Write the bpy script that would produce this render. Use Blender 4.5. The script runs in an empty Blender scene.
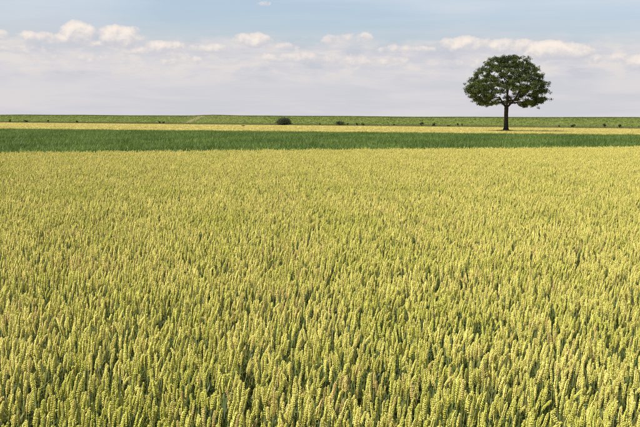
import bpy, math, random
import numpy as np
from mathutils import Vector, Matrix

SC = bpy.context.scene
COL = SC.collection
rng = np.random.default_rng(11)
random.seed(11)

# ------------------------------------------------------------------ camera
FPX = 890.0                      # focal length in photograph pixels (640 wide)
PITCH = math.atan(94 / FPX)
ROLL = math.radians(0.27)
K = 1.175                        # the far landscape was measured for an eye height of 1.66 m
CAM_H = 1.66 * K
cam_data = bpy.data.cameras.new('camera')
cam_data.sensor_width = 36.0
cam_data.lens = 36.0 * FPX / 640.0
cam_data.clip_start = 0.05
cam_data.clip_end = 30000
cam = bpy.data.objects.new('camera', cam_data)
COL.objects.link(cam)
cam.matrix_world = (Matrix.Translation((0, 0, CAM_H)) @ Matrix.Rotation(math.pi / 2 - PITCH, 4, 'X')
                    @ Matrix.Rotation(ROLL, 4, 'Z'))
SC.camera = cam
SC.view_settings.view_transform = 'Standard'
SC.view_settings.look = 'None'
SC.view_settings.gamma = 1.0
SC.view_settings.exposure = 0.42
SC.view_settings.use_curve_mapping = False
SC.cycles.max_bounces = 6
SC.cycles.diffuse_bounces = 3
SC.cycles.glossy_bounces = 2
SC.cycles.transmission_bounces = 3
SC.cycles.use_denoising = False
SC.cycles.filter_width = 1.2
SC.cycles.sample_clamp_indirect = 4.0

# ------------------------------------------------------------------ sun
SUN_EL = math.radians(55)
SUN_H = Vector((-0.90, -0.43)).normalized()
SUN_DIR = Vector((SUN_H.x * math.cos(SUN_EL), SUN_H.y * math.cos(SUN_EL), math.sin(SUN_EL)))
sun_data = bpy.data.lights.new('sun', 'SUN')
sun_data.energy = 5.0
sun_data.angle = math.radians(0.53)
sun_data.color = (1.0, 0.95, 0.86)
sun = bpy.data.objects.new('sun', sun_data)
COL.objects.link(sun)
sun.location = (-30, -20, 60)
sun.rotation_euler = SUN_DIR.to_track_quat('Z', 'Y').to_euler()


# ------------------------------------------------------------------ node helpers
class NT:
    def __init__(self, tree):
        self.t = tree
        self.n = tree.nodes
        self.l = tree.links

    def put(self, sock, v):
        if isinstance(v, bpy.types.NodeSocket):
            self.l.new(v, sock)
        elif v is not None:
            if sock.type == 'RGBA' and len(v) == 3:
                v = (*v, 1.0)
            sock.default_value = v

    def node(self, kind, ins=None, **props):
        nd = self.n.new(kind)
        for k, v in props.items():
            setattr(nd, k, v)
        for k, v in (ins or {}).items():
            self.put(nd.inputs[k], v)
        return nd

    def m(self, op, a, b=None, c=None, clamp=False):
        nd = self.n.new('ShaderNodeMath')
        nd.operation = op
        nd.use_clamp = clamp
        for i, v in enumerate((a, b, c)):
            if v is not None:
                self.put(nd.inputs[i], v)
        return nd.outputs[0]

    def mix(self, f, a, b, blend='MIX'):
        nd = self.n.new('ShaderNodeMix')
        nd.data_type = 'RGBA'
        nd.blend_type = blend
        self.put(nd.inputs[0], f)
        self.put(nd.inputs[6], a)
        self.put(nd.inputs[7], b)
        return nd.outputs[2]

    def smooth(self, x, lo, hi, a=0.0, b=1.0):
        nd = self.n.new('ShaderNodeMapRange')
        nd.interpolation_type = 'SMOOTHSTEP'
        for i, v in enumerate((x, lo, hi, a, b)):
            self.put(nd.inputs[i], v)
        return nd.outputs[0]

    def noise(self, vec, scale, detail=4.0, rough=0.55, dist=0.0):
        nd = self.node('ShaderNodeTexNoise', {'Scale': scale, 'Detail': detail, 'Roughness': rough, 'Distortion': dist})
        if vec is not None:
            self.l.new(vec, nd.inputs['Vector'])
        return nd.outputs['Fac']

    def vec(self, x, y, z):
        nd = self.node('ShaderNodeCombineXYZ')
        for i, v in enumerate((x, y, z)):
            self.put(nd.inputs[i], v)
        return nd.outputs[0]

    def scalev(self, v, s):
        nd = self.node('ShaderNodeVectorMath', operation='MULTIPLY')
        self.l.new(v, nd.inputs[0])
        nd.inputs[1].default_value = s
        return nd.outputs[0]


# ------------------------------------------------------------------ world: clear sky with a bank of fair-weather cumulus
DEG = 57.29578
world = bpy.data.worlds.new('World')
SC.world = world
world.use_nodes = True
w = NT(world.node_tree)
w.n.clear()
sky = w.node('ShaderNodeTexSky', sky_type='NISHITA')
sky.sun_disc = False
sky.sun_elevation = SUN_EL
sky.sun_rotation = math.atan2(SUN_H.x, SUN_H.y)
sky.altitude = 0
sky.air_density = 1.0
sky.dust_density = 1.6
sky.ozone_density = 3.0

# cumulus heads: bearing (deg from +Y), elevation (deg), half width, half height, strength
def head(x, y, rx, ry, amp=1.0):
    k = math.degrees(1 / FPX)
    return ((x - 320) * k, (119.5 + (x - 320) * 0.0047 - y) * k, rx * k, ry * k, amp)
HEADS = [head(*h) for h in [
    (-1, 21, 10, 9, 1.25), (12, 42, 16, 6, .9), (48, 42, 26, 5, .7), (87, 38, 15, 11, 1.15), (70, 44, 20, 6, .8), (126, 40, 20, 11, 1.2),
    (105, 47, 22, 5, .7), (168, 49, 30, 6, .75), (210, 50, 24, 5, .8), (150, 53, 40, 6, .7), (254, 43, 22, 8, .9), (275, 48, 28, 5, .7), (262, 7, 10, 4.5, .62), (345, 41, 42, 7, .62), (400, 51, 40, 6, .68),
    (462, 47, 28, 8, .9), (503, 49, 24, 8, 1.0), (545, 54, 36, 9, 1.2), (632, 66, 22, 8, .95),
    (75, 60, 70, 7, .6), (190, 62, 60, 6, .6), (290, 58, 50, 7, .65), (370, 62, 60, 8, .65), (480, 64, 50, 7, .6), (590, 62, 40, 6, .6), (30, 55, 50, 7, .65)]]

grp = bpy.data.node_groups.new('cloud_density', 'ShaderNodeTree')
grp.interface.new_socket('P', in_out='INPUT', socket_type='NodeSocketVector')
grp.interface.new_socket('D', in_out='OUTPUT', socket_type='NodeSocketFloat')
g = NT(grp)
gi = g.node('NodeGroupInput')
go = g.node('NodeGroupOutput')
P = gi.outputs[0]
sep = g.node('ShaderNodeSeparateXYZ')
g.l.new(P, sep.inputs[0])
px, py, el = sep.outputs
az = g.m('MULTIPLY', g.m('ARCTAN2', px, py), DEG)
# billowy distortion of the head outlines
n1 = g.noise(g.scalev(P, (1.0, 1.0, 1.2)), 1.15, 7, .60)
n2 = g.noise(g.scalev(P, (0.35, 0.35, 1.1)), 0.55, 4, .6)
best = None
for (a0, e0, ra, re, amp) in HEADS:
    da = g.m('MULTIPLY', g.m('SUBTRACT', az, a0), 1 / ra)
    de = g.m('MULTIPLY', g.m('SUBTRACT', el, e0), 1 / re)
    q = g.m('ADD', g.m('MULTIPLY', da, da), g.m('MULTIPLY', de, de))
    v = g.m('SUBTRACT', g.m('MULTIPLY', g.m('SUBTRACT', 2.0, g.m('MINIMUM', q, 3.2)), amp), 0.75)
    best = v if best is None else g.m('SMOOTH_MAX', best, v, 0.25)
# the same low bank goes on all round the horizon outside the view
inview = g.m('SUBTRACT', 1.0, g.smooth(g.m('ABSOLUTE', az), 19.0, 26.0))
ring = g.m('SUBTRACT', g.m('MULTIPLY', g.smooth(g.noise(P, 0.16, 4, .55), .38, .66), 1.9), 1.0)
bell = g.m('SUBTRACT', 1.0, g.m('POWER', g.m('MULTIPLY', g.m('SUBTRACT', el, 4.2), 0.55), 2.0))
ring = g.m('MINIMUM', ring, g.m('MAXIMUM', bell, -1.2))
base = g.m('ADD', g.m('MULTIPLY', best, inview), g.m('MULTIPLY', ring, g.m('SUBTRACT', 1.0, inview)))
D = g.m('ADD', base, g.m('ADD', g.m('MULTIPLY', g.m('SUBTRACT', n1, .5), 2.6), g.m('MULTIPLY', g.m('SUBTRACT', n2, .5), 1.0)))
g.l.new(D, go.inputs[0])

tc = w.node('ShaderNodeTexCoord')
sp = w.node('ShaderNodeSeparateXYZ')
w.l.new(tc.outputs['Generated'], sp.inputs[0])
dx, dy, dz = sp.outputs
rr = w.m('MAXIMUM', w.m('SQRT', w.m('ADD', w.m('MULTIPLY', dx, dx), w.m('MULTIPLY', dy, dy))), 1e-4)
elw = w.m('MULTIPLY', w.m('ARCTAN2', dz, rr), DEG)
PC = w.vec(w.m('MULTIPLY', w.m('DIVIDE', dx, rr), DEG), w.m('MULTIPLY', w.m('DIVIDE', dy, rr), DEG), elw)


def cloud(vec):
    nd = w.node('ShaderNodeGroup')
    nd.node_tree = grp
    w.l.new(vec, nd.inputs[0])
    return nd.outputs[0]


off = w.node('ShaderNodeVectorMath', operation='ADD')
w.l.new(PC, off.inputs[0])
off.inputs[1].default_value = (-0.16, 0.0, 0.26)        # towards the sun
d0 = cloud(PC)
d1 = cloud(off.outputs[0])
cover = w.smooth(d0, 0.05, 0.50)
lit = w.smooth(w.m('SUBTRACT', d0, d1), -0.9, 1.0)
core = w.smooth(d0, 0.2, 1.3)
lit = w.m('MULTIPLY', lit, w.m('ADD', 0.45, w.m('MULTIPLY', core, 0.55)))
cloud_col = w.mix(lit, (0.455, 0.455, 0.49), (0.735, 0.655, 0.58))
# veil: pale haze and high stratus, thick near the horizon, streaky above
streak = w.noise(w.scalev(PC, (0.035, 0.035, 0.55)), 1.0, 5, .55, 0.3)
patch = w.noise(w.scalev(PC, (0.05, 0.05, 0.10)), 1.0, 3, .5)
low = w.smooth(w.m('ADD', elw, w.m('MULTIPLY', w.m('SUBTRACT', w.noise(w.scalev(PC, (.25, .25, .6)), 1.0, 5, .6), .5), 3.0)), 4.2, 6.0, 1.0, 0.0)
hi = w.smooth(elw, 5.0, 60.0, 0.62, 0.14)
veil_hi = w.m('MULTIPLY', hi, w.m('ADD', 0.45, w.m('MULTIPLY', w.m('ADD', w.smooth(streak, .36, .66), w.smooth(patch, .42, .62)), 0.45)))
veil = w.m('MINIMUM', w.m('MAXIMUM', w.m('MULTIPLY', low, 0.96), veil_hi), 0.97)
strat = w.noise(w.scalev(PC, (0.10, 0.10, 0.9)), 1.0, 5, .6, 0.4)
veil_col = w.mix(w.smooth(strat, .34, .68), (0.475, 0.475, 0.515), (0.545, 0.525, 0.535))
bank = w.noise(w.scalev(PC, (0.42, 0.42, 1.3)), 1.0, 7, .6, 0.2)
band = w.m('MULTIPLY', w.smooth(elw, 1.8, 3.4), w.smooth(elw, 4.6, 5.6, 1.0, 0.0))
veil_col = w.mix(w.m('MULTIPLY', band, w.smooth(bank, .49, .62, 0, .75)), veil_col, (0.60, 0.555, 0.53))
veil_col = w.mix(w.m('MULTIPLY', band, w.smooth(bank, .48, .34, 0, .7)), veil_col, (0.42, 0.435, 0.485))
veil_col = w.mix(w.smooth(elw, 4.5, 7.5), veil_col, (0.53, 0.56, 0.60))
bg_sky = w.node('ShaderNodeBackground', {'Strength': 0.105})
w.l.new(sky.outputs[0], bg_sky.inputs[0])
bg_veil = w.node('ShaderNodeBackground', {'Strength': 1.0})
w.l.new(veil_col, bg_veil.inputs[0])
bg_cloud = w.node('ShaderNodeBackground', {'Strength': 1.0})
w.l.new(cloud_col, bg_cloud.inputs[0])
mx1 = w.node('ShaderNodeMixShader')
w.l.new(veil, mx1.inputs[0]); w.l.new(bg_sky.outputs[0], mx1.inputs[1]); w.l.new(bg_veil.outputs[0], mx1.inputs[2])
mx2 = w.node('ShaderNodeMixShader')
w.l.new(w.m('MULTIPLY', cover, 0.92), mx2.inputs[0]); w.l.new(mx1.outputs[0], mx2.inputs[1]); w.l.new(bg_cloud.outputs[0], mx2.inputs[2])
wo = w.node('ShaderNodeOutputWorld')
w.l.new(mx2.outputs[0], wo.inputs[0])


# ------------------------------------------------------------------ materials
def material(name, build, rough=0.7, spec=0.3, transl=0.0, bump=None):
    mt = bpy.data.materials.new(name)
    mt.use_nodes = True
    t = NT(mt.node_tree)
    t.n.clear()
    out = t.node('ShaderNodeOutputMaterial')
    bs = t.node('ShaderNodeBsdfPrincipled', {'Roughness': rough, 'Specular IOR Level': spec})
    col = build(t)
    t.put(bs.inputs['Base Color'], col)
    if bump:
        sc, st, ds = bump
        geo = t.node('ShaderNodeNewGeometry')
        b = t.node('ShaderNodeBump', {'Strength': st, 'Distance': ds, 'Height': t.noise(geo.outputs['Position'], sc, 6, .6)})
        t.l.new(b.outputs[0], bs.inputs['Normal'])
    if transl:
        tr = t.node('ShaderNodeBsdfTranslucent')
        t.put(tr.inputs[0], col)
        ms = t.node('ShaderNodeMixShader', {0: transl})
        t.l.new(bs.outputs[0], ms.inputs[1]); t.l.new(tr.outputs[0], ms.inputs[2])
        t.l.new(ms.outputs[0], out.inputs[0])
    else:
        t.l.new(bs.outputs[0], out.inputs[0])
    return mt


def instancer(t, name):
    return t.node('ShaderNodeAttribute', attribute_type='INSTANCER', attribute_name=name).outputs['Fac']


def geomattr(t, name):
    return t.node('ShaderNodeAttribute', attribute_type='GEOMETRY', attribute_name=name).outputs['Fac']


def island(t):
    return t.node('ShaderNodeNewGeometry').outputs['Random Per Island']


def pos(t):
    return t.node('ShaderNodeNewGeometry').outputs['Position']


def ear_col(t):
    tint = instancer(t, 'tint')
    dry = instancer(t, 'dry')
    ft = geomattr(t, 'along')
    isl = island(t)
    base = t.mix(tint, (0.27, 0.30, 0.032), (0.60, 0.51, 0.08))  # greener floret bases, also darkened to paint deeper shade between the florets
    tip = t.mix(tint, (0.745, 0.705, 0.14), (0.97, 0.85, 0.265))
    c = t.mix(t.smooth(ft, 0.1, 0.8), base, tip)
    c = t.mix(t.m('MULTIPLY', dry, 0.75), c, (0.66, 0.46, 0.20))
    return t.mix(t.smooth(isl, 0.0, 1.0, 0.0, 0.22), c, (0.22, 0.24, 0.05))


def stem_col(t):
    tint = instancer(t, 'tint')
    return t.mix(tint, (0.10, 0.145, 0.03), (0.21, 0.215, 0.05))


def leaf_col(t):
    tint = instancer(t, 'tint')
    return t.mix(tint, (0.060, 0.088, 0.018), (0.14, 0.15, 0.032))


M = {}
M['ear'] = material('wheat_ear', ear_col, .62, .25, .12)
M['stem'] = material('wheat_stem', stem_col, .5, .35)
M['leaf'] = material('wheat_leaf', leaf_col, .5, .35, .25)
M['crop'] = material('green_crop_leaf', lambda t: t.mix(instancer(t, 'tint'), (0.078, 0.138, 0.016), (0.175, 0.250, 0.040)), .5, .35, .3)
M['stubble'] = material('yellow_grass_blade', lambda t: t.mix(instancer(t, 'tint'), (0.375, 0.34, 0.105), (0.51, 0.46, 0.175)), .7, .2, .2)
M['dike_blade'] = material('dike_grass_blade', lambda t: t.mix(instancer(t, 'dry'), t.mix(instancer(t, 'tint'), (0.108, 0.142, 0.032), (0.155, 0.185, 0.048)), (0.255, 0.225, 0.105)), .6, .25, .3)
M['soil'] = material('soil', lambda t: t.mix(t.noise(pos(t), 3.0, 6), (0.045, 0.036, 0.022), (0.10, 0.078, 0.048)), .95, .1, 0, (14, .7, .03))
M['field_soil'] = material('field_soil', lambda t: t.mix(t.noise(pos(t), 9.0, 6), (0.035, 0.030, 0.018), (0.085, 0.068, 0.04)), .95, .1, 0, (24, .8, .03))
M['plain'] = material('plain_ground', lambda t: t.mix(t.noise(pos(t), .05, 6), (0.075, 0.11, 0.028), (0.19, 0.19, 0.06)), .95, .1, 0, (3, .5, .05))
M['strip_ground'] = material('strip_ground', lambda t: t.mix(t.noise(pos(t), .25, 6), (0.42, 0.34, 0.09), (0.60, 0.48, 0.15)), .95, .1, 0, (4, .6, .05))
M['dike_ground'] = material('dike_ground', lambda t: t.mix(t.noise(pos(t), .3, 6, .65), (0.105, 0.138, 0.030), (0.15, 0.178, 0.045)), .95, .1, 0, (5, .6, .05))
M['track'] = material('track_earth', lambda t: t.mix(t.noise(pos(t), 1.2, 6), (0.16, 0.16, 0.065), (0.215, 0.20, 0.09)), .95, .1, 0, (6, .6, .04))
M['bark'] = material('bark', lambda t: t.mix(t.noise(t.scalev(pos(t), (6, 6, 1.4)), 1.6, 6, .65), (0.014, 0.012, 0.010), (0.042, 0.034, 0.027)), .9, .15, 0, (9, .9, .04))
M['tree_leaf'] = material('tree_leaf', lambda t: t.mix(t.m('ADD', t.m('MULTIPLY', island(t), .45), t.m('MULTIPLY', geomattr(t, 'along'), .55)), (0.013, 0.026, 0.005), (0.088, 0.118, 0.018)), .5, .3, .18)
M['bush_leaf'] = material('bush_leaf', lambda t: t.mix(island(t), (0.026, 0.034, 0.016), (0.060, 0.070, 0.030)), .6, .25, .15)
M['shrub_leaf'] = material('shrub_leaf', lambda t: t.mix(island(t), (0.032, 0.046, 0.016), (0.080, 0.092, 0.032)), .6, .25, .15)
M['post'] = material('weathered_post', lambda t: t.mix(t.noise(t.scalev(pos(t), (20, 20, 3)), 1.0, 5), (0.05, 0.04, 0.03), (0.12, 0.10, 0.075)), .9, .15)
M['feather'] = material('feather', lambda t: t.mix(t.noise(pos(t), 9, 3), (0.10, 0.10, 0.11), (0.22, 0.21, 0.21)), .7, .2)


# ------------------------------------------------------------------ mesh helpers
class MB:
    def __init__(self):
        self.v, self.f, self.a, self.mi = [], [], [], []

    def add(self, verts, faces, along=None, mi=0):
        o = len(self.v)
        self.v += [tuple(p) for p in verts]
        self.f += [tuple(i + o for i in q) for q in faces]
        self.a += list(along) if along is not None else [0.5] * len(verts)
        self.mi += [mi] * len(faces)

    def merge(self, other, mi):
        self.add(other.v, other.f, other.a, mi)

    def mesh(self, name, mats, smooth=True):
        me = bpy.data.meshes.new(name)
        me.from_pydata(self.v, [], self.f)
        for mt in mats:
            me.materials.append(mt)
        if len(mats) > 1:
            me.polygons.foreach_set('material_index', self.mi)
        me.polygons.foreach_set('use_smooth', [smooth] * len(self.f))
        at = me.attributes.new('along', 'FLOAT', 'POINT')
        at.data.foreach_set('value', self.a)
        me.update()
        return me


def link(name, me, parent=None, loc=None):
    o = bpy.data.objects.new(name, me)
    COL.objects.link(o)
    if parent is not None:
        o.parent = parent
    if loc is not None:
        o.location = loc
    return o


def tag(o, label=None, cat=None, group=None, kind=None):
    if label: o['label'] = label
    if cat: o['category'] = cat
    if group: o['group'] = group
    if kind: o['kind'] = kind
    return o


def tube(mb, pts, radii, sides=6, cap=True, mi=0):
    pts = [Vector(p) for p in pts]
    n = len(pts)
    vs, fs = [], []
    ref = Vector((1, 0.13, 0.07)).normalized()
    for i, p in enumerate(pts):
        t = (pts[min(i + 1, n - 1)] - pts[max(i - 1, 0)]).normalized()
        u = t.cross(ref)
        if u.length < 1e-3:
            u = t.cross(Vector((0, 1, 0)))
        u.normalize()
        v = t.cross(u)
        for k in range(sides):
            a = 2 * math.pi * k / sides
            vs.append(p + (u * math.cos(a) + v * math.sin(a)) * radii[i])
    for i in range(n - 1):
        for k in range(sides):
            k2 = (k + 1) % sides
            fs.append((i * sides + k, i * sides + k2, (i + 1) * sides + k2, (i + 1) * sides + k))
    if cap:
        fs.append(tuple((n - 1) * sides + k for k in range(sides)))
    mb.add(vs, fs, mi=mi)


def sheet(name, pts, z, mat, n=1):
    me = bpy.data.meshes.new(name)
    me.from_pydata([(x, y, z) for x, y in pts], [], [tuple(range(len(pts)))])
    me.materials.append(mat)
    return tag(link(name, me), kind='structure')


# ------------------------------------------------------------------ the ground and the fields (structure)
def wheat_edge(x): return 32.26 + 0.40 * x
def green_far(x): return 104.9 - 0.341 * x
DA = Vector((-118.62, 331.14)) * K; DD = Vector((0.8078, -0.5893)); DN = Vector((0.5893, 0.8078))
def foot(s): return DA + DD * s

sheet('ground', [(-9000, -3000), (9000, -3000), (9000, 15000), (-9000, 15000)], -0.03, M['plain'])
sheet('wheat_field_soil', [(-50, -30), (50, -30), (50, wheat_edge(50)), (-50, wheat_edge(-50))], 0.0, M['field_soil'])
sheet('green_field_soil', [(-50, wheat_edge(-50) + .3), (50, wheat_edge(50) + .3), (95, green_far(95)), (-160, green_far(-160))], -0.004, M['soil'])
f0, f1 = foot(-200), foot(480)
sheet('grass_strip', [(-160, green_far(-160)), (95, green_far(95)), (f1.x, f1.y), (f0.x, f0.y)], -0.008, M['strip_ground'])


def dike_h(s):
    s = s / K
    t = min(max(s / 232.7, -0.4), 1.4)
    h = 2.79 - 0.46 * t
    h += 0.05 * math.sin(s * 0.061) + 0.03 * math.sin(s * 0.17 + 1)
    h += 0.28 * math.exp(-((s - 100) / 8.0) ** 2)                # the crossing where the track climbs over
    return h * K


PROFILE = [(-1.2, -0.06), (0, 0.05), (1.4, 0.22), (2.6, 0.45), (4.4, None), (6.0, None), (6.9, None), (9.2, None), (10.0, None), (16.5, 0.0), (18, -0.1)]
PROFILE = [(a_ * K, b_ if b_ is None else b_ * K) for a_, b_ in PROFILE]
FR = {4: .60, 5: .92, 6: 1.0, 7: 1.0, 8: .93}
def dike_z(s, n):
    zs = []
    for i, (pn, pz) in enumerate(PROFILE):
        zs.append(pz if pz is not None else FR[i] * dike_h(s))
    return float(np.interp(n, [p[0] for p in PROFILE], zs))


svals = np.linspace(-900, 1100, 801)
mb = MB()
vs = []
for s in svals:
    b = foot(s)
    for (pn, pz) in PROFILE:
        q = b + DN * pn
        vs.append((q.x, q.y, dike_z(s, pn)))
k = len(PROFILE)
fs = [(i * k + j, (i + 1) * k + j, (i + 1) * k + j + 1, i * k + j + 1) for i in range(len(svals) - 1) for j in range(k - 1)]
mb.add(vs, fs)
dike = tag(link('dike', mb.mesh('dike', [M['dike_ground']])), kind='structure')

# earth track climbing the dike slantwise
mb = MB()
tv = []
N = 26
for i in range(N):
    u = i / (N - 1)
    for e in (-1, 0, 1):
        s = (92 + 7 * u + e * (0.7 + 1.6 * u)) * K
        n = (0.2 + 8.6 * u) * K
        q = foot(s) + DN * n
        tv.append((q.x, q.y, dike_z(s, n) + 0.03))
tf = [(i * 3 + j, i * 3 + j + 1, (i + 1) * 3 + j + 1, (i + 1) * 3 + j) for i in range(N - 1) for j in range(2)]
mb.add(tv, tf)
tag(link('track', mb.mesh('track', [M['track']])), kind='structure')


# ------------------------------------------------------------------ scatter by geometry nodes (only for uncountable stuff)
def smooth_noise(x, y, seed, scales):
    r = np.random.default_rng(seed)
    out = np.zeros_like(x)
    tot = 0
    for sc, amp in scales:
        for _ in range(5):
            a = r.uniform(0, 2 * np.pi); ph = r.uniform(0, 2 * np.pi)
            kx, ky = np.cos(a) / sc * r.uniform(.7, 1.4), np.sin(a) / sc * r.uniform(.7, 1.4)
            out += amp * np.sin(6.2832 * (x * kx + y * ky) + ph)
        tot += amp * 1.6
    return out / tot


def scatter(name, label, cat, meshes, P, rot, scl, idx, attrs, mats):
    src = bpy.data.collections.new(name + '_source')
    for i, me in enumerate(meshes):
        src.objects.link(bpy.data.objects.new('%s_%02d' % (name, i), me))
    me = bpy.data.meshes.new(name)
    me.vertices.add(len(P))
    me.vertices.foreach_set('co', np.ascontiguousarray(P, dtype=np.float32).ravel())
    def fa(nm, typ, data, key):
        a = me.attributes.new(nm, typ, 'POINT')
        a.data.foreach_set(key, np.ascontiguousarray(data).ravel())
    fa('rot', 'FLOAT_VECTOR', rot.astype(np.float32), 'vector')
    fa('scl', 'FLOAT_VECTOR', scl.astype(np.float32), 'vector')
    fa('idx', 'INT', idx.astype(np.int32), 'value')
    for kx, v in attrs.items():
        fa(kx, 'FLOAT', v.astype(np.float32), 'value')
    for mt in mats:
        me.materials.append(mt)
    o = link(name, me)
    ng = bpy.data.node_groups.new(name + '_scatter', 'GeometryNodeTree')
    ng.interface.new_socket('Geometry', in_out='INPUT', socket_type='NodeSocketGeometry')
    ng.interface.new_socket('Geometry', in_out='OUTPUT', socket_type='NodeSocketGeometry')
    n, l = ng.nodes, ng.links
    a = n.new('NodeGroupInput'); b = n.new('NodeGroupOutput')
    ip = n.new('GeometryNodeInstanceOnPoints')
    ci = n.new('GeometryNodeCollectionInfo')
    ci.inputs['Collection'].default_value = src
    ci.inputs['Separate Children'].default_value = True
    ci.inputs['Reset Children'].default_value = True
    def named(nm, typ):
        q = n.new('GeometryNodeInputNamedAttribute'); q.data_type = typ
        q.inputs['Name'].default_value = nm
        return q.outputs['Attribute']
    l.new(a.outputs[0], ip.inputs['Points'])
    l.new(ci.outputs[0], ip.inputs['Instance'])
    ip.inputs['Pick Instance'].default_value = True
    l.new(named('idx', 'INT'), ip.inputs['Instance Index'])
    l.new(named('rot', 'FLOAT_VECTOR'), ip.inputs['Rotation'])
    l.new(named('scl', 'FLOAT_VECTOR'), ip.inputs['Scale'])
    l.new(ip.outputs[0], b.inputs[0])
    md = o.modifiers.new('scatter', 'NODES')
    md.node_group = ng
    return tag(o, label, cat, kind='stuff')


# ------------------------------------------------------------------ wheat
def frame_of(t):
    t = t.normalized()
    u = t.cross(Vector((0, 1, 0)))
    if u.length < 1e-4: u = Vector((1, 0, 0))
    u.normalize()
    return u, t.cross(u).normalized(), t


def floret(mb, base, d, length, r, side):
    u, v, t = frame_of(d)
    vs = [base]
    al = [0.0]
    for tt, rr_ in ((.28, 1.0), (.68, .78)):
        for k in range(5):
            a = 2 * math.pi * k / 5
            vs.append(base + t * (tt * length) + (u * math.cos(a) * rr_ + v * math.sin(a) * rr_ * .8) * r)
            al.append(tt)
    vs.append(base + t * length)
    al.append(1.0)
    fs = []
    for k in range(5):
        k2 = (k + 1) % 5
        fs += [(0, 1 + k2, 1 + k), (1 + k, 1 + k2, 6 + k2, 6 + k), (6 + k, 6 + k2, 11)]
    mb.add(vs, fs, al)


class Stalk:
    """one wheat stem with its ear and leaves, lying along a bent line that leans to local +X"""
    def __init__(self, seed):
        r = random.Random(seed)
        H = r.uniform(.79, .83)
        L = r.uniform(.058, .084)
        lean = math.radians(r.uniform(1, 5))
        bend = math.radians(r.uniform(1, 15) if seed % 12 != 5 else r.uniform(24, 38))
        self.nods = bend > math.radians(22)
        self.ear, self.stem, self.leaves = MB(), MB(), []
        pts, p, ang = [], Vector((0, 0, 0)), lean * .3
        nseg = 9
        for i in range(nseg + 1):
            pts.append(p.copy())
            ang += lean * 1.4 / nseg if i < 6 else bend * .5 / 3
            p = p + Vector((math.sin(ang), 0, math.cos(ang))) * (H / nseg)
        tube(self.stem, pts, [.0021 - .0008 * i / nseg for i in range(nseg + 1)], 5)
        # ear
        spin = r.uniform(0, math.pi)
        base = pts[-1]
        ns = r.randint(19, 22)
        cur = base.copy()
        rach = [base.copy()]
        for k in range(ns):
            ang += bend * .5 / ns
            t = Vector((math.sin(ang), 0, math.cos(ang)))
            u, v, _ = frame_of(t)
            X = u * math.cos(spin) + v * math.sin(spin)
            Y = v * math.cos(spin) - u * math.sin(spin)
            q = k / (ns - 1)
            size = (.66 + .34 * min(1, q * 5)) * (1 - .5 * max(0, (q - .62) / .38) ** 1.4) * r.uniform(.88, 1.1)
            side = 1 if k % 2 else -1
            if k == ns - 1: side = 0
            c = cur + X * (side * .0016)
            ln = .0118 * size
            floret(self.ear, c, t + X * (side * .46 + r.gauss(0, .07)) + Y * r.gauss(0, .09), ln, .0027 * size, 0)
            for e in (-1, 1):
                floret(self.ear, c + Y * e * .0014, t + X * (side * .30 + r.gauss(0, .08)) + Y * (e * .44 + r.gauss(0, .09)), ln * r.uniform(.82, 1.1), .0026 * size, 0)
            cur = cur + t * (L / ns)
            rach.append(cur.copy())
        tube(self.ear, rach, [.0020] * (ns + 1), 4)
        # leaves
        for j, hfrac in enumerate((r.uniform(.72, .86), r.uniform(.5, .66), r.uniform(.32, .46))):
            i = hfrac * nseg
            i0 = int(i)
            b = pts[i0].lerp(pts[i0 + 1], i - i0)
            a = r.uniform(0, 2 * math.pi)
            hd = Vector((math.cos(a), math.sin(a), 0))
            sd = Vector((-math.sin(a), math.cos(a), 0))
            ln = r.uniform(.13, .21)
            wd = r.uniform(.009, .013)
            e0, e1 = math.radians(r.uniform(55, 78)), math.radians(r.uniform(-55, 30))
            vs, fs = [], []
            p = b.copy()
            NS = 6
            for s in range(NS + 1):
                q = s / NS
                ww = wd * .5 * (min(1, .45 + q * 3) * (1 - q ** 2.2)) + .0003
                vs += [p - sd * ww, p + sd * ww]
                el_ = e0 + (e1 - e0) * q
                p = p + (hd * math.cos(el_) + Vector((0, 0, 1)) * math.sin(el_)) * (ln / NS)
            fs = [(2 * s, 2 * s + 1, 2 * s + 3, 2 * s + 2) for s in range(NS)]
            lm = MB(); lm.add(vs, fs)
            self.leaves.append(lm)
        self.mid = pts[-1].lerp(cur, .5)

    def joined(self, name):
        mb = MB()
        mb.merge(self.ear, 0); mb.merge(self.stem, 1)
        for lm in self.leaves: mb.merge(lm, 2)
        return mb.mesh(name, [M['ear'], M['stem'], M['leaf']])


NV = 24
STALKS = [Stalk(100 + i) for i in range(NV)]
wheat_meshes = [s.joined('wheat_stalk_shape') for s in STALKS]

# jittered planting, thinner in places
step = 0.0390
gx, gy = np.meshgrid(np.arange(-18, 20, step), np.arange(1.4, 43, step))
gx = gx.ravel(); gy = gy.ravel()
gx = gx + rng.uniform(-.55, .55, gx.shape) * step
gy = gy + rng.uniform(-.55, .55, gy.shape) * step
keep = (gy < 32.26 + 0.40 * gx + rng.normal(0, .08, gx.shape)) & (np.abs(gx) < 0.37 * gy + 1.6)
gx, gy = gx[keep], gy[keep]
thin = smooth_noise(gx, gy, 5, [(.35, 1.0), (.16, .8)])
keep = rng.uniform(0, 1, gx.shape) < np.clip(.96 + .8 * np.minimum(thin + .25, 0), .2, 1) * np.interp(gy, [8, 16], [1, .58])
gx, gy = gx[keep], gy[keep]
NP_ = len(gx)
h_big = smooth_noise(gx, gy, 6, [(1.7, .8), (.6, 1.0), (.25, .7)])
hs = .985 + .032 * h_big + rng.normal(0, .034, NP_)
hs = np.clip(hs, .86, 1.10)
tint = np.clip(.50 + .42 * smooth_noise(gx, gy, 7, [(4.5, .5), (1.4, .7), (.5, .9)]) + rng.normal(0, .28, NP_) + .013 * (gy - 7), 0, 1)
dry = np.clip((rng.uniform(0, 1, NP_) - .885 - .08 * smooth_noise(gx, gy, 9, [(2.0, 1.0)])) * 5, 0, 1)
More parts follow.
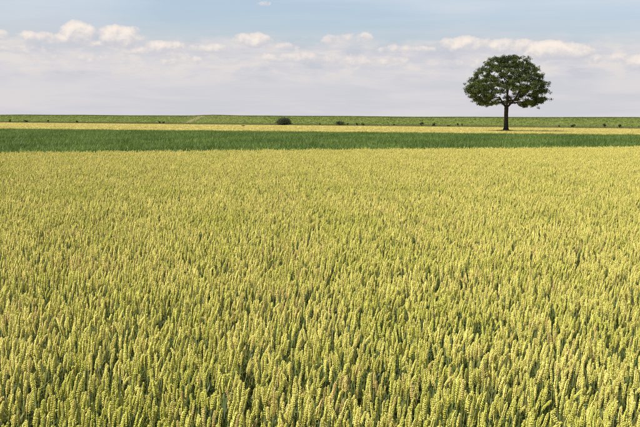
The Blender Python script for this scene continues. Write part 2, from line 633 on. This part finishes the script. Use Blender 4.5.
rz = rng.normal(0, 1.25, NP_)
idx = rng.integers(0, NV, NP_)
rot = np.stack([rng.normal(0, .05, NP_), rng.normal(.02, .05, NP_), rz], 1)
sxy = np.clip(rng.normal(.90, .11, NP_), .64, 1.2)
scl = np.stack([sxy, sxy, hs], 1)
Pw = np.stack([gx, gy, np.zeros(NP_)], 1)

# the 300 stalks that show largest (nearest inside the view) are things of their own
Cinv = np.array(cam.matrix_world.inverted())
tipz = .86 * hs
q = np.stack([gx + .03, gy, tipz, np.ones(NP_)], 1) @ Cinv.T
ux = q[:, 0] / -q[:, 2] * FPX + 320
uy = 213.5 - q[:, 1] / -q[:, 2] * FPX
ok = (ux > 2) & (ux < 638) & (uy < 421) & (q[:, 2] < 0)
order = np.argsort(np.where(ok, np.hypot(q[:, 1], q[:, 2]), 1e9))
near = order[:300]
mask = np.ones(NP_, bool); mask[near] = False
scatter('wheat', 'dense field of ripening yellow-green wheat behind the front ears', 'wheat', wheat_meshes, Pw[mask], rot[mask], scl[mask], idx[mask],
        {'tint': tint[mask], 'dry': dry[mask]}, [M['ear'], M['stem'], M['leaf']])

ear_me = [s.ear.mesh('ear', [M['ear']]) for s in STALKS]
stem_me = [s.stem.mesh('stem', [M['stem']]) for s in STALKS]
leaf_me = [[lm.mesh('leaf', [M['leaf']]) for lm in s.leaves] for s in STALKS]
WG = {
    'gold': ('golden yellow wheat ear on an upright stalk in the front rows of the field', 'golden front wheat stalks'),
    'mixed': ('yellow-green half-ripe wheat ear on an upright stalk in the front rows of the field', 'half-ripe front wheat stalks'),
    'green': ('green unripe wheat ear on an upright stalk in the front rows of the field', 'green front wheat stalks'),
    'nodding': ('wheat ear bent over sideways on its stalk in the front rows of the field', 'nodding front wheat stalks'),
    'brown': ('brownish dried wheat ear on an upright stalk in the front rows of the field', 'brownish front wheat stalks')}
for i in near:
    kk = 'nodding' if STALKS[int(idx[i])].nods else 'brown' if dry[i] > .3 else 'gold' if tint[i] > .62 else 'green' if tint[i] < .33 else 'mixed'
    root = bpy.data.objects.new('wheat_stalk', None)
    COL.objects.link(root)
    root.empty_display_size = .05
    root.location = (gx[i], gy[i], 0)
    root.rotation_euler = rot[i].tolist()
    root.scale = scl[i].tolist()
    tag(root, WG[kk][0], 'wheat', WG[kk][1])
    v = int(idx[i])
    parts = [('ear', ear_me[v]), ('stem', stem_me[v])] + [('leaf', lm) for lm in leaf_me[v]]
    for nm, me in parts:
        o = link(nm, me, root)
        o['tint'] = float(tint[i]); o['dry'] = float(dry[i])


# ------------------------------------------------------------------ green leafy crop behind the wheat
def blade(mb, base, a, ln, wd, e0, e1, NS=4, twist=0.0, mi=0):
    hd = Vector((math.cos(a), math.sin(a), 0))
    sd = Vector((-math.sin(a + twist), math.cos(a + twist), 0))
    p = Vector(base)
    vs = []
    for s in range(NS + 1):
        q = s / NS
        ww = wd * .5 * min(1, .5 + q * 2.2) * (1 - q ** 2.4) + .0006
        vs += [p - sd * ww, p + sd * ww]
        el_ = e0 + (e1 - e0) * q ** 1.3
        p = p + (hd * math.cos(el_) + Vector((0, 0, 1)) * math.sin(el_)) * (ln / NS)
    mb.add(vs, [(2 * s, 2 * s + 1, 2 * s + 3, 2 * s + 2) for s in range(NS)], mi=mi)


crop_meshes = []
for i in range(8):
    r = random.Random(300 + i)
    mb = MB()
    for j in range(17):
        blade(mb, (r.uniform(-.05, .05), r.uniform(-.05, .05), 0), r.uniform(0, 6.283), r.uniform(.46, .68), r.uniform(.015, .026),
              math.radians(r.uniform(72, 90)), math.radians(r.uniform(-10, 72)), 5, r.uniform(-.8, .8))
    crop_meshes.append(mb.mesh('crop_plant_shape', [M['crop']]))
step = .27
gx, gy = np.meshgrid(np.arange(-58, 46, step), np.arange(24, 126, step))
gx = gx.ravel() + rng.uniform(-.45, .45, gx.size) * step
gy = gy.ravel() + rng.uniform(-.45, .45, gy.size) * step
keep = (gy > wheat_edge(gx) + .55) & (gy < green_far(gx)) & (np.abs(gx) < .37 * gy + 2.5)
gx, gy = gx[keep], gy[keep]
n = len(gx)
sc_ = 1 + .06 * smooth_noise(gx, gy, 21, [(6, 1), (2, .8)]) + rng.normal(0, .06, n)
scatter('green_crop', 'dark green leafy crop growing behind the wheat field', 'crop', crop_meshes, np.stack([gx, gy, np.zeros(n)], 1),
        np.stack([rng.normal(0, .06, n), rng.normal(0, .06, n), rng.uniform(0, 6.283, n)], 1), np.stack([sc_, sc_, sc_], 1), rng.integers(0, 8, n),
        {'tint': np.clip(.45 + .4 * smooth_noise(gx, gy, 22, [(9, 1), (3, .8)]) + rng.normal(0, .22, n), 0, 1)}, [M['crop']])

# ------------------------------------------------------------------ short yellow grass strip and the grass on the dike
def tufts(mat, seed, n, h0, h1, wd, spread):
    out = []
    for i in range(n):
        r = random.Random(seed + i)
        mb = MB()
        for j in range(9):
            blade(mb, (r.uniform(-spread, spread), r.uniform(-spread, spread), 0), r.uniform(0, 6.283), r.uniform(h0, h1), wd, math.radians(r.uniform(60, 90)), math.radians(r.uniform(20, 75)), 2, r.uniform(-1, 1))
        out.append(mb.mesh('tuft_shape', [mat]))
    return out


N = 90000
ta, tr = rng.uniform(0, 6.283, 500), .5 + np.abs(rng.normal(0, .8, 500))
sy = 88 + (420 - 88) * rng.uniform(0, 1, N) ** 1.35
sx = rng.uniform(-1, 1, N) * (.37 * sy + 6)
sx = np.concatenate([sx, 29.16 * K + tr * np.cos(ta)]); sy = np.concatenate([sy, 140.43 * K + tr * np.sin(ta)])
dn = (sx - DA.x) * DN.x + (sy - DA.y) * DN.y
keep = (sy > green_far(sx) + .4) & (dn < 0.2)
sx, sy = sx[keep], sy[keep]
n = len(sx)
s_ = rng.uniform(.8, 1.25, n)
s_ = s_ * (1 + 1.3 * np.exp(-np.hypot(sx - 29.16 * K, sy - 140.43 * K) / 1.2))
scatter('yellow_grass', 'short pale yellow grass of the strip between green crop and dike', 'grass', tufts(M['stubble'], 400, 5, .07, .15, .03, .18), np.stack([sx, sy, np.full(n, -.008)], 1),
        np.stack([np.zeros(n), np.zeros(n), rng.uniform(0, 6.283, n)], 1), np.stack([s_, s_, s_], 1), rng.integers(0, 5, n),
        {'tint': np.clip(.5 + .45 * smooth_noise(sx, sy, 31, [(30, 1), (9, .8), (3, .6)]) + rng.normal(0, .15, n), 0, 1)}, [M['stubble']])

N = 90000
ss = rng.uniform(-75, 345, N)
sn = np.where(rng.uniform(0, 1, N) < .85, rng.uniform(-.9, 8.6, N), rng.uniform(7.5, 11, N))
sh = np.array([dike_h(s) for s in ss])
pn = np.array([p[0] for p in PROFILE])
zz = np.empty(N)
for i in range(len(PROFILE) - 1):
    a = PROFILE[i][1] if PROFILE[i][1] is not None else FR[i] * sh
    b = PROFILE[i + 1][1] if PROFILE[i + 1][1] is not None else FR[i + 1] * sh
    mk = (sn >= pn[i]) & (sn < pn[i + 1])
    zi = a + (b - a) * (sn - pn[i]) / (pn[i + 1] - pn[i])
    zz[mk] = zi[mk]
tu = (sn / K - .2) / 8.6
ontrack = (np.abs(ss / K - (92 + 7 * tu)) < (.7 + 1.6 * tu) * .85) & (tu > 0) & (tu < 1) & (rng.uniform(0, 1, N) < .3)
sx = DA.x + DD.x * ss + DN.x * sn
sy = DA.y + DD.y * ss + DN.y * sn
keep = ~ontrack
sx, sy, zz, ss, sn = (q_[keep] for q_ in (sx, sy, zz, ss, sn))
n = len(sx)
s_ = rng.uniform(.75, 1.3, n)
tn = smooth_noise(ss, sn * 3, 41, [(60, 1), (16, .9), (5, .8)])
dryv = np.clip(.85 * np.exp(-((sn - .6) / 1.7) ** 2) + .45 * np.maximum(smooth_noise(ss, sn * 4, 43, [(40, 1), (12, 1)]), 0) + .55 * np.exp(-((ss - 123) / 14) ** 2) * (sn > 1), 0, .95)
scatter('dike_grass', 'green meadow grass covering the low dike on the skyline', 'grass', tufts(M['dike_blade'], 500, 6, .08, .19, .05, .24), np.stack([sx, sy, zz], 1),
        np.stack([np.zeros(n), np.zeros(n), rng.uniform(0, 6.283, n)], 1), np.stack([s_, s_, s_], 1), rng.integers(0, 6, n),
        {'tint': np.clip(.5 + .5 * tn + rng.normal(0, .09, n), 0, 1), 'dry': dryv * rng.uniform(.6, 1, n)}, [M['dike_blade']])


# ------------------------------------------------------------------ foliage helper
def leaf_cloud(mb, centre, rad, count, size, r, hollow=.35):
    for _ in range(count):
        d = Vector((r.gauss(0, 1), r.gauss(0, 1), r.gauss(0, 1))).normalized()
        q_ = r.uniform(hollow, 1) ** .6 * (1 + .12 * r.gauss(0, 1))
        p = Vector((centre[0] + d.x * rad[0] * q_, centre[1] + d.y * rad[1] * q_, centre[2] + d.z * rad[2] * q_))
        nrm = (d * .7 + Vector((r.gauss(0, .6), r.gauss(0, .6), r.gauss(.5, .6)))).normalized()
        u = nrm.cross(Vector((r.gauss(0, 1), r.gauss(0, 1), r.gauss(0, 1)))).normalized()
        v = nrm.cross(u)
        s = size * r.uniform(.6, 1.25)
        mb.add([p - u * s * .5, p - v * s * .33 + nrm * s * .08, p + u * s * .5, p + v * s * .33 + nrm * s * .08], [(0, 1, 2, 3)])


# ------------------------------------------------------------------ the solitary tree
TREE = Vector((29.16, 140.43, 0)) * K
r = random.Random(77)
ENV = [(3.6, 3.0), (4.3, 5.2), (5.4, 6.15), (6.8, 6.55), (8.0, 6.0), (9.0, 5.3), (10.0, 4.4), (10.8, 3.35), (11.4, 2.1), (11.8, .3)]
def env(z): return float(np.interp(z, [e[0] for e in ENV], [e[1] for e in ENV]))
clumps = []
tries = 0
while len(clumps) < 230 and tries < 60000:
    tries += 1
    z = r.uniform(4.1, 11.35)
    a = r.uniform(0, 6.283)
    R = env(z)
    f = math.sqrt(r.uniform(.12, .86))
    if z < 6.4 and f < .52: continue
    p = Vector((R * f * math.cos(a), R * f * math.sin(a), z))
    if p.y < 0 and z < 5.9 and abs(p.x) < 2.3: continue
    shell = f > .72 or z > 10.2
    if not shell and r.random() < .68: continue
    if all((p - c).length > (1.04 if shell else 1.3) for c, _ in clumps):
        clumps.append((p, shell))
clumps = [(p, sh_) for p, sh_ in clumps if sum((p - c).length < 1.75 for c, _ in clumps) >= 4]
# hanging sprays under the crown, right of the trunk
for p in ((2.5, -1.0, 3.9), (3.0, .6, 4.1), (3.3, -.4, 4.5), (5.2, -.4, 4.6), (4.5, 1.2, 4.35), (-3.7, -.6, 4.45), (-3.1, .8, 4.7), (5.9, .2, 5.0), (-6.2, 0, 6.5), (-5.9, -.9, 6.1)):
    clumps.append((Vector(p), True))

tree = bpy.data.objects.new('tree', None)
COL.objects.link(tree)
tree.location = TREE
tree.scale = (K, K, K)
tag(tree, 'lone broad dome-shaped leafy tree with dark trunk standing in the yellow strip', 'tree')

# skeleton: trunk, fork, then branches grown clump by clump towards the nearest wood
nodes = [Vector((0.03, 0, -.15)), Vector((0.0, 0, .5)), Vector((-.02, .02, 1.6)), Vector((-.05, 0, 2.7)), Vector((-.03, 0, 3.6))]
par = [-1, 0, 1, 2, 3]
plen = [0, .6, 1.7, 2.8, 3.7]
limb_id = [-1] * 5
forks = [Vector((-1.1, .2, 5.3)), Vector((1.35, -.3, 5.2)), Vector((.25, .9, 5.6)), Vector((-.15, -.8, 5.5)), Vector((.1, .1, 6.2))]
for i, p in enumerate(forks):
    mid = nodes[4].lerp(p, .5) + Vector((r.gauss(0, .06), r.gauss(0, .06), -.08))
    nodes.append(mid); par.append(4); plen.append(4.6); limb_id.append(i)
    nodes.append(p); par.append(len(nodes) - 2); plen.append(5.5); limb_id.append(i)
FORK = Vector((0, 0, 5.0))
for c, shell in sorted(clumps, key=lambda t: (t[0] - FORK).length):
    best_i, best_c = None, 1e9
    for i in range(5, len(nodes)):
        dist = (c - nodes[i]).length
        cost = dist + .30 * plen[i] + (1.5 if nodes[i].z > c.z + .6 else 0)
        if cost < best_c: best_i, best_c = i, cost
    start = nodes[best_i]
    dist = (c - start).length
    ns = max(1, int(dist / .7))
    prev = best_i
    for s in range(1, ns + 1):
        t = s / ns
        p = start.lerp(c, t) + Vector((0, 0, .22 * dist * .3 * math.sin(math.pi * t)))
        if s < ns: p += Vector((r.gauss(0, .07), r.gauss(0, .07), r.gauss(0, .05)))
        nodes.append(p); par.append(prev); plen.append(plen[prev] + dist / ns); limb_id.append(limb_id[best_i])
        prev = len(nodes) - 1
kids = [[] for _ in nodes]
for i, p in enumerate(par):
    if p >= 0: kids[p].append(i)
rad = [0.0] * len(nodes)
for i in range(len(nodes) - 1, -1, -1):
    rad[i] = .022 if not kids[i] else sum(rad[k] ** 2.25 for k in kids[i]) ** (1 / 2.25)
sc_ = .27 / rad[4]
rad = [max(.024, q_ * sc_) for q_ in rad]
tm = MB()
tube(tm, nodes[:5] + [Vector((-.02, 0, 4.1))], [.50, .365, .325, .31, .33, .20], 14)
for k in range(7):                                              # root flare
    a = k * .9 + .2
    tube(tm, [(.26 * math.cos(a), .26 * math.sin(a), .55), (.42 * math.cos(a), .42 * math.sin(a), .12), (.62 * math.cos(a), .62 * math.sin(a), -.1)], [.10, .11, .07], 6)
link('trunk', tm.mesh('trunk', [M['bark']]), tree)
for li in range(len(forks)):
    lm = MB()
    for i in range(5, len(nodes)):
        if limb_id[i] != li: continue
        p = par[i]
        if p >= 0 and kids[p] and kids[p][0] == i and p > 4: continue      # continued from its parent's chain
        chain = [p, i]
        while kids[chain[-1]]:
            chain.append(kids[chain[-1]][0])
        rr0 = rad[chain[1]] * 1.1 if p == 4 else min(rad[p], rad[i] * 1.15)
        tube(lm, [nodes[k] for k in chain], [rr0] + [rad[k] for k in chain[1:]], 7)
    link('limb', lm.mesh('limb', [M['bark']]), tree)
cm = MB()
for c, shell in clumps:
    s = r.uniform(.62, 1.15)
    n_ = int((310 if shell else 170) * s * s)
    a0 = len(cm.v); tone = min(1, max(0, r.gauss(.5, .3)))
    leaf_cloud(cm, c, (.68 * s, .68 * s, .40 * s), n_, .17, r, .15)
    for _ in range(3):
        o_ = Vector((r.gauss(0, .45), r.gauss(0, .45), r.gauss(0, .28)))
        leaf_cloud(cm, c + o_, (.36, .36, .26), 42, .165, r, .1)
    cm.a[a0:] = [tone] * (len(cm.v) - a0)
crown = link('crown', cm.mesh('crown', [M['tree_leaf']], False), tree)


# ------------------------------------------------------------------ bushes along the foot of the dike
def bush_meshes(seed, w_, h_, leaves, leaf, mat):
    r = random.Random(seed)
    fm, sm = MB(), MB()
    nl = max(5, int(leaves / 160))
    for i in range(nl):
        a = r.uniform(0, 6.283)
        q_ = math.sqrt(r.random())
        zz_ = r.uniform(.25, .78) * h_ * (1 - .35 * q_ ** 3)
        c = (q_ * .34 * w_ * math.cos(a), q_ * .34 * w_ * math.sin(a), zz_)
        rd = r.uniform(.19, .27)
        leaf_cloud(fm, c, (rd * w_, rd * w_, min(rd * w_, .26 * h_)), int(leaves / nl), leaf, r, .3)
        tube(sm, [(c[0] * .15, c[1] * .15, -.1), (c[0] * .5, c[1] * .5, zz_ * .5), c], [.03 * h_, .018 * h_, .006 * h_], 5)
    return fm.mesh('foliage', [mat], False), sm.mesh('stems', [M['bark']])


def put_bush(meshes, s, n, size, rz_, label, group=None, cat='bush', name='bush'):
    n *= K
    b = foot(s) + DN * n
    o = bpy.data.objects.new(name, None)
    COL.objects.link(o)
    o.location = (b.x, b.y, dike_z(s, n) - .03)
    o.rotation_euler = (0, 0, rz_)
    o.scale = [q_ * K for q_ in size]
    tag(o, label, cat, group)
    link('foliage', meshes[0], o)
    link('stems', meshes[1], o)
    return o


def s_of(x, y): return (Vector((x, y)) * K - DA).dot(DD)
big = bush_meshes(601, 4.2, 2.2, 9000, .15, M['bush_leaf'])
put_bush(big, s_of(-10.7, 252.4), .5, (1.08, 1, 1.05), .4, 'largest bush, dark and dome-shaped, at the foot of the grassy dike')
wide = bush_meshes(602, 2.6, 1.4, 2200, .12, M['bush_leaf'])
put_bush(wide, s_of(5.0, 240.9), .6, (1.05, 1, 1.0), 1.4, 'wide ragged dark bush, second in size, at the foot of the dike')
small = [bush_meshes(610 + i, 1.0, 1.0, 900, .10, M['shrub_leaf']) for i in range(4)]
SMALL = [(-114.65, 328.24, 1.3, 1.2), (-106.9, 322.6, 1.6, 1.15), (-96.5, 315, 1.25, 1.15), (-84.3, 306.1, 1.1, .8), (-51.6, 282.2, .95, .85), (-49.6, 280.8, .8, 1.0),
         (-.7, 245.1, .85, .6), (6.9, 239.6, .9, .7), (9.1, 238, 1.15, .7), (10.9, 236.7, .95, .95), (18.7, 230.9, .55, .65), (25.2, 226.2, 1.15, 1.1), (28.1, 224.1, 1.2, .9),
         (31.4, 221.7, .8, .5), (33.4, 220.2, .55, .95), (34.3, 219.6, .5, .8), (54.4, 204.9, .6, .55), (57.1, 202.9, 1.15, 1.0), (62.9, 198.7, 1.0, 1.15), (65.5, 196.8, 1.2, .85)]
for i, (x, y, ww, hh) in enumerate(SMALL):
    low_ = hh < ww * .8
    tall = hh > ww * 1.3
    lab = ('low flat dark shrub among the grass at the foot of the dike', 'low shrubs along the dike') if low_ else \
          ('narrow upright dark shrub among the grass at the foot of the dike', 'narrow shrubs along the dike') if tall else \
          ('small rounded dark shrub among the grass at the foot of the dike', 'rounded shrubs along the dike')
    put_bush(small[i % 4], s_of(x, y), r.uniform(.5, 1.3), (ww, ww, hh), r.uniform(0, 6), lab[0], lab[1], 'shrub', 'shrub')
# low weed patch lying in the yellow strip
o = put_bush(bush_meshes(650, 1.3, .3, 900, .09, M['bush_leaf']), 0, 0, (1, 1, 1), .3, 'low flat patch of dark weeds out in the yellow grass strip', None, 'weeds', 'weed_patch')
o.location = (-18.3 * K, 211.3 * K, -.02)
o.rotation_euler = (0, 0, 0)

# ------------------------------------------------------------------ thin post at the dike foot
b = foot(s_of(60.36, 200.6)) + DN * .4 * K
pm = MB()
tube(pm, [(0, 0, -.25), (.01, 0, .4), (.02, .01, .85), (.025, .01, 1.12), (.025, .01, 1.16)], [.075, .072, .068, .066, .03], 9)
post = tag(link('post', pm.mesh('post', [M['post']]), None, (b.x, b.y, .1)), 'thin dark wooden post standing alone among shrubs at the dike foot', 'post')

# ------------------------------------------------------------------ small bird low over the dike
bird = bpy.data.objects.new('bird', None)
COL.objects.link(bird)
bird.location = (61.2 * K, 192.5 * K, 2.45 * K)
bird.rotation_euler = (0, .1, 2.6)
tag(bird, 'tiny grey bird flying low above the grassy dike', 'bird')
bm_ = MB()
tube(bm_, [(-.17, 0, 0), (-.13, 0, .005), (-.02, 0, 0), (.09, 0, .012), (.13, 0, .025), (.165, 0, .027), (.20, 0, .018)], [.008, .026, .045, .036, .026, .022, .004], 10)
tube(bm_, [(-.15, 0, 0), (-.29, 0, .005)], [.018, .032], 6)
link('body', bm_.mesh('body', [M['feather']]), bird)
for e in (-1, 1):
    wm = MB()
    top = [(.07, .03 * e, .02), (.10, .16 * e, .075), (.04, .34 * e, .06), (-.02, .33 * e, .058), (-.03, .16 * e, .072), (-.06, .03 * e, .018)]
    wm.add(top + [(x, y, z - .008) for x, y, z in top], [(0, 1, 4, 5), (1, 2, 3, 4), (6, 11, 10, 7), (7, 10, 9, 8)] + [(i, 6 + i, 6 + (i + 1) % 6, (i + 1) % 6) for i in range(6)])
    link('wing', wm.mesh('wing', [M['feather']]), bird)
